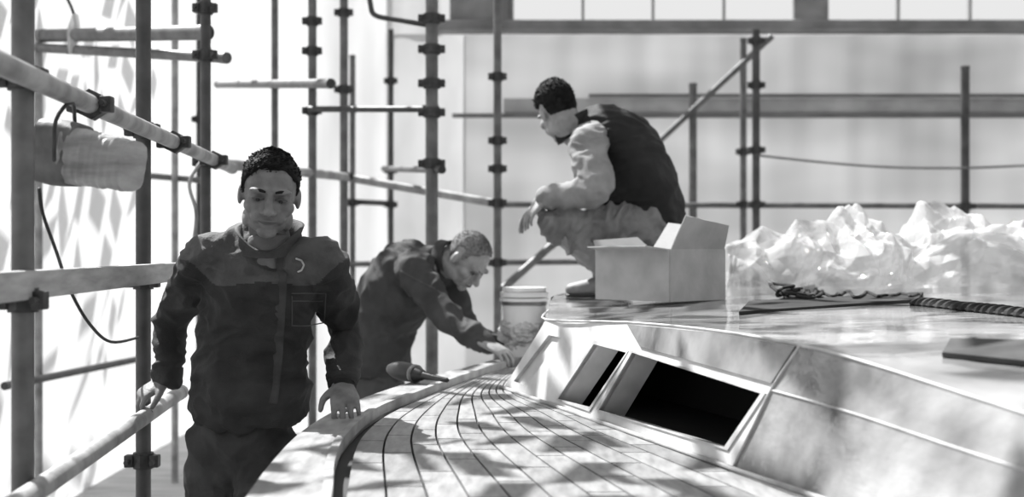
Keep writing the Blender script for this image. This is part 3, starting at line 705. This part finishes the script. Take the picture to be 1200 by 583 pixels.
for q in 'RL':
    d = (J['wr'+q]-J['el'+q]).normalized(); bm = bmesh.new(); c = J['wr'+q]
    loft(bm, [c-d*.045, c-d*.01, c+d*.008], [.046, .045, .043], seg=18, rnd=False); sharp(obj('cuff', bm, M['sleeve'], sh))
bm = bmesh.new()
loft(bm, [P(774, 262, 5.76), P(764, 240, 5.76), J['waist']+Vector((.0, 0, .01)), J['chest']+Vector((.018, 0, .018)), J['uchest']+Vector((.022, 0, .022)), J['neck']+Vector((.025, 0, .0))], [(.18, .118), (.20, .148), (.21, .158), (.205, .156), (.18, .126), (.090, .080)], side=(0, -1, 0), seg=28)
loft(bm, [P(735, 238, 5.76), P(700, 236, 5.76), P(672, 237, 5.76)], [(.14, .035), (.13, .03), (.11, .02)], side=(0, -1, 0), seg=20)
me = voxel(bm, .008, 3); wrinkle(me, .018, 6, (1, 1, 1.6)); vs = obj('vest', me, M['vest'], body)
collar(P(674, 153, 5.76), (-.55, 0, 1), (0, -1, 0), .084, .086, .058, M['vest'], vs)
bm = bmesh.new()
loft(bm, [J['waist'], J['pelvis']+Vector((.0, 0, -.02)), J['pelvis']+Vector((.01, 0, -.09))], [(.14, .1), (.16, .12), (.13, .10)], side=(0, -1, 0), seg=24)
for q in 'RL': loft(bm, [J['hip'+q], J['hip'+q].lerp(J['kn'+q], .5)+Vector((0, 0, -.005)), J['kn'+q], J['kn'+q].lerp(J['an'+q], .5), J['an'+q]], [.105, .084, .064, .051, .048], seg=18)
me = voxel(bm, .007, 1); wrinkle(me, .028, 9, (1.8, 1, 1)); obj('trousers', me, M['trouserC'], body)
shoe(body, J['anR'], J['anR']+Vector((-.15, 0, -.10)), M['shoelight'], .9); shoe(body, J['anL'], J['anL']+Vector((-.14, 0, -.10)), M['shoelight'], .9)

# ---------------------------------------------------------------- cardboard box on the roof
e0 = rp(785, 358); hb = 62*e0.y/F
u = Vector((-.250, .25, 0)); w = Vector((.235, .225, 0))
zb = max(rz(e0.x, e0.y), rz(e0.x+u.x, e0.y+u.y), rz(e0.x+w.x, e0.y+w.y))+.001
base = Vector((e0.x, e0.y, zb))
th = thing('cardboard_box', 'open cardboard box with raised flaps in front of crouching man', 'box', base)
up = Vector((0, 0, hb)); cor = [base, base+u, base+u+w, base+w]
def slab(bm, q, t):
    n = (q[1]-q[0]).cross(q[3]-q[0]).normalized()*t
    a = [bm.verts.new(p) for p in q]; b = [bm.verts.new(p-n) for p in q]
    bm.faces.new(a); bm.faces.new(b[::-1])
    for k in range(4): bm.faces.new((a[k], b[k], b[(k+1) % 4], a[(k+1) % 4]))
bm = bmesh.new()
for k in range(4): slab(bm, [cor[k], cor[(k+1) % 4], cor[(k+1) % 4]+up, cor[k]+up], .005)
slab(bm, [c+Vector((0, 0, .005)) for c in cor], .004)
obj('carton', bm, M['card'], th, smooth=False)
for k, (ang, ln, tw) in enumerate(((.12, .095, .016), (.75, .06, -.01), (.95, .11, .02), (1.18, .115, -.018))):
    a = cor[k]+up; b = cor[(k+1) % 4]+up; ed = (b-a).normalized(); out = Vector((ed.y, -ed.x, 0))
    if out.dot(a-(cor[0]+cor[2])/2-up) < 0: out = -out
    d = out*math.cos(ang)+Vector((0, 0, 1))*math.sin(ang)
    bm = bmesh.new(); slab(bm, [a+ed*.004, b-ed*.004, b-ed*.025+d*(ln-tw), a+ed*.025+d*(ln+tw)], .004); obj('flap', bm, M['card'] if k in (0, 3) else M['cardin'], th, smooth=False)
nf = Vector((u.y, -u.x, 0)).normalized()
if nf.y > 0: nf = -nf
for s, zz, ww, hh in ((.88, .14, .03, .024), (.74, .12, .05, .010), (.74, .21, .04, .008), (.3, .12, .06, .012), (.3, .22, .04, .010)):
    c = base+u*s+Vector((0, 0, zz*hb))+nf*.0015; ud = u.normalized(); bm = bmesh.new()
    bm.faces.new([bm.verts.new(c+ud*ww/2*i+Vector((0, 0, hh/2*j))) for i, j in ((-1, -1), (1, -1), (1, 1), (-1, 1))])
    obj('printed_mark', bm, M['print'], th, smooth=False)

# ---------------------------------------------------------------- plastic film heap
YH = 5.35
prof = [(832, 335), (842, 292), (862, 282), (900, 270), (925, 262), (945, 274), (965, 282), (995, 267), (1025, 258), (1045, 267), (1062, 277), (1090, 261), (1130, 253), (1175, 257), (1200, 264), (1240, 262), (1290, 300)]
def env(x):
    px = 600+x*F/YH
    if px <= prof[0][0]: return 0
    for (a, b), (c, d) in zip(prof, prof[1:]):
        if px <= c: return (345-(b+(d-b)*(px-a)/(c-a)))*YH/F
    return 0
bm = bmesh.new(); NX = 460; NV = 170; g = []
xa = P(835, 0, YH).x; xb = P(1290, 0, YH).x
for i in range(NX+1):
    x = xa+(xb-xa)*i/NX; row = []
    for j in range(NV+1):
        t = math.pi*j/NV; c = math.cos(t); s = math.sin(t)
        xs = x+.06*noise.noise(Vector((x*3, c*2, 7))); e = max(.03, env(xs)*(.92+.22*noise.noise(Vector((xs*3.5, c*1.6, 4)))))
        y = YH+.05-(.40+.08*noise.noise(Vector((x*6, 1, 2))))*math.copysign(abs(c)**.8, c); z = e*abs(s)**.62
        p = Vector((x, y, z)); q = p+noise.noise_vector(p*2.2)*.12+noise.noise_vector(p*6)*.015
        d = crease(q)
        dn = Vector((.5*noise.noise(p*5), -c*1.0, .3+.5*s)).normalized()
        fade = min(1, z/.05)
        p = p+dn*d*.85*(.4+.6*fade)
        p.z = max(0, p.z)+rz(p.x, p.y)+.002; row.append(bm.verts.new(p))
    g.append(row)
for i in range(NX):
    for j in range(NV): bm.faces.new((g[i][j], g[i+1][j], g[i+1][j+1], g[i][j+1]))
sharp(obj('plastic_sheeting', bm, M['film'], None, label='long heap of crumpled clear plastic film on the cabin roof', cat='plastic sheeting'), 8)
def roofpt(px, py, dz=0):
    p = rp(px, py); return p+Vector((0, 0, dz))
rs = random.Random(5); pts = []
for k in range(60):
    s = k/59; px = 915+60*s+rs.uniform(-16, 16) if k < 40 else 960+115*(k-40)/19+rs.uniform(-4, 4); py = 349+rs.uniform(-5, 4); p = roofpt(px, py, .008+(rs.random()*.045*(1-s) if k < 40 else .004)); pts.append(p)
cord('rope_tangle', pts, .0065, 'rope', 'dark tangled rope lying before the plastic heap', 'rope', 4)
# ribbed strip: a flat band with close, regular cross ribs
A_ = roofpt(1078, 358, .006); B_ = roofpt(1222, 374, .006); bm = bmesh.new(); nn = 96; path = []
for k in range(nn+1):
    s = k/nn; path.append(A_.lerp(B_, s)+Vector((0, .03*noise.noise(Vector((s*3, 0, 0))), 0)))
loft(bm, path, [(.030+.006*(k % 6 < 3), .007+.014*(k % 6 < 3)) for k in range(nn+1)], side=(-.2, 1, 0), seg=14, sub=1)
for v in bm.verts: v.co += noise.noise_vector(v.co*30)*.002
sharp(obj('ribbed_strip', bm, M['rope'], None, label='dark ribbed rubber strip at right edge before the plastic', cat='strip'), 30)
bm = bmesh.new(); slab(bm, [roofpt(866, 370, .012), roofpt(1075, 355, .012), roofpt(1082, 346, .012), roofpt(878, 357, .012)], .014); sharp(obj('flat_board', bm, M['darkboard'], None, smooth=False, label='dark flat board lying on the roof before the plastic', cat='board'))
bm = bmesh.new(); slab(bm, [roofpt(1104, 420, .012), roofpt(1255, 436, .012), roofpt(1250, 406, .012), roofpt(1114, 403, .012)], .010); sharp(obj('flat_board', bm, M['greyboard'], None, smooth=False, label='thin grey board lying on the roof at the right frame edge', cat='board'))
# pail
pb = Vector((.055, 5.7, 1.021)); th = thing('pail', 'white lidded pail wrapped in crumpled plastic behind bent man hands', 'pail', pb)
bm = bmesh.new(); loft(bm, [pb+Vector((0, 0, .0)), pb+Vector((0, 0, .15)), pb+Vector((0, 0, .26))], [.086, .094, .1], seg=32, rnd=False); sharp(obj('bucket', bm, M['pail'], th))
bm = bmesh.new()
for z0, z1, r in ((.245, .258, .110), (.264, .286, .107), (.288, .306, .097)): tube(bm, pb+Vector((0, 0, z0)), pb+Vector((0, 0, z1)), r, 36)
sharp(obj('lid', bm, M['pail'], th))
bm = bmesh.new(); tube(bm, pb+Vector((0, 0, .228)), pb+Vector((0, 0, .245)), .102, 36); sharp(obj('dark_band', bm, M['toolgrey'], th))
bm = bmesh.new(); bmesh.ops.create_uvsphere(bm, u_segments=90, v_segments=44, radius=1)
for v in bm.verts:
    c = v.co.copy(); q = c*.35+noise.noise_vector(c*1.2)*.1; d = sum(a*tri(q.dot(w_)*f*2+ph) for w_, f, ph, a in FD)*3.0
    v.co = pb+Vector((c.x*.110*(1+d*.5), c.y*.110*(1+d*.5), max(.002, .10+c.z*.09*(1+d*.5))))
sharp(obj('plastic_wrap', bm, M['wrap'], th), 14)
# hand tool on the deck edge
a = onz(460, 433, 1.062); b = onz(524, 446, 1.045)
th = thing('power_tool', 'dark handheld power tool with tapered nose on the deck edge', 'power tool', (a.x, a.y, 1.02))
bm = bmesh.new(); loft(bm, [a, a.lerp(b, .15), a.lerp(b, .4), a.lerp(b, .55)], [.024, .034, .031, .020], seg=18); obj('tool_body', bm, M['tool'], th)
bm = bmesh.new(); loft(bm, [a.lerp(b, .53), a.lerp(b, .75), b], [.016, .011, .008], seg=12); obj('nose', bm, M['tool'], th)
bm = bmesh.new(); loft(bm, [a.lerp(b, .25), a.lerp(b, .2)+Vector((-.02, .07, -.012))], [.018, .016], seg=12); obj('grip', bm, M['tool'], th)
bm = bmesh.new(); tube(bm, a.lerp(b, .40), a.lerp(b, .45), .033, 20); obj('band', bm, M['toolgrey'], th)

# ---------------------------------------------------------------- light, world, camera
w = bpy.data.worlds.new('World'); SC.world = w; w.use_nodes = True
w.node_tree.nodes['Background'].inputs['Color'].default_value = (1, 1, 1, 1); w.node_tree.nodes['Background'].inputs['Strength'].default_value = .82
sd = bpy.data.lights.new('Sun', 'SUN'); sd.energy = 12; sd.angle = math.radians(.6); so = bpy.data.objects.new('Sun', sd); C.objects.link(so)
so.rotation_euler = Vector((.42, -.44, -.79)).to_track_quat('-Z', 'Y').to_euler(); so.location = (-3, 8, 6)
cd = bpy.data.cameras.new('Camera'); cam = bpy.data.objects.new('Camera', cd); C.objects.link(cam)
cam.location = O; cam.rotation_euler = (math.radians(90), 0, 0); cd.sensor_width = 36; cd.lens = 45; cd.clip_start = .05
cd.dof.use_dof = True; cd.dof.focus_distance = 3.7; cd.dof.aperture_fstop = 2.4
SC.camera = cam
SC.view_settings.view_transform = 'Standard'
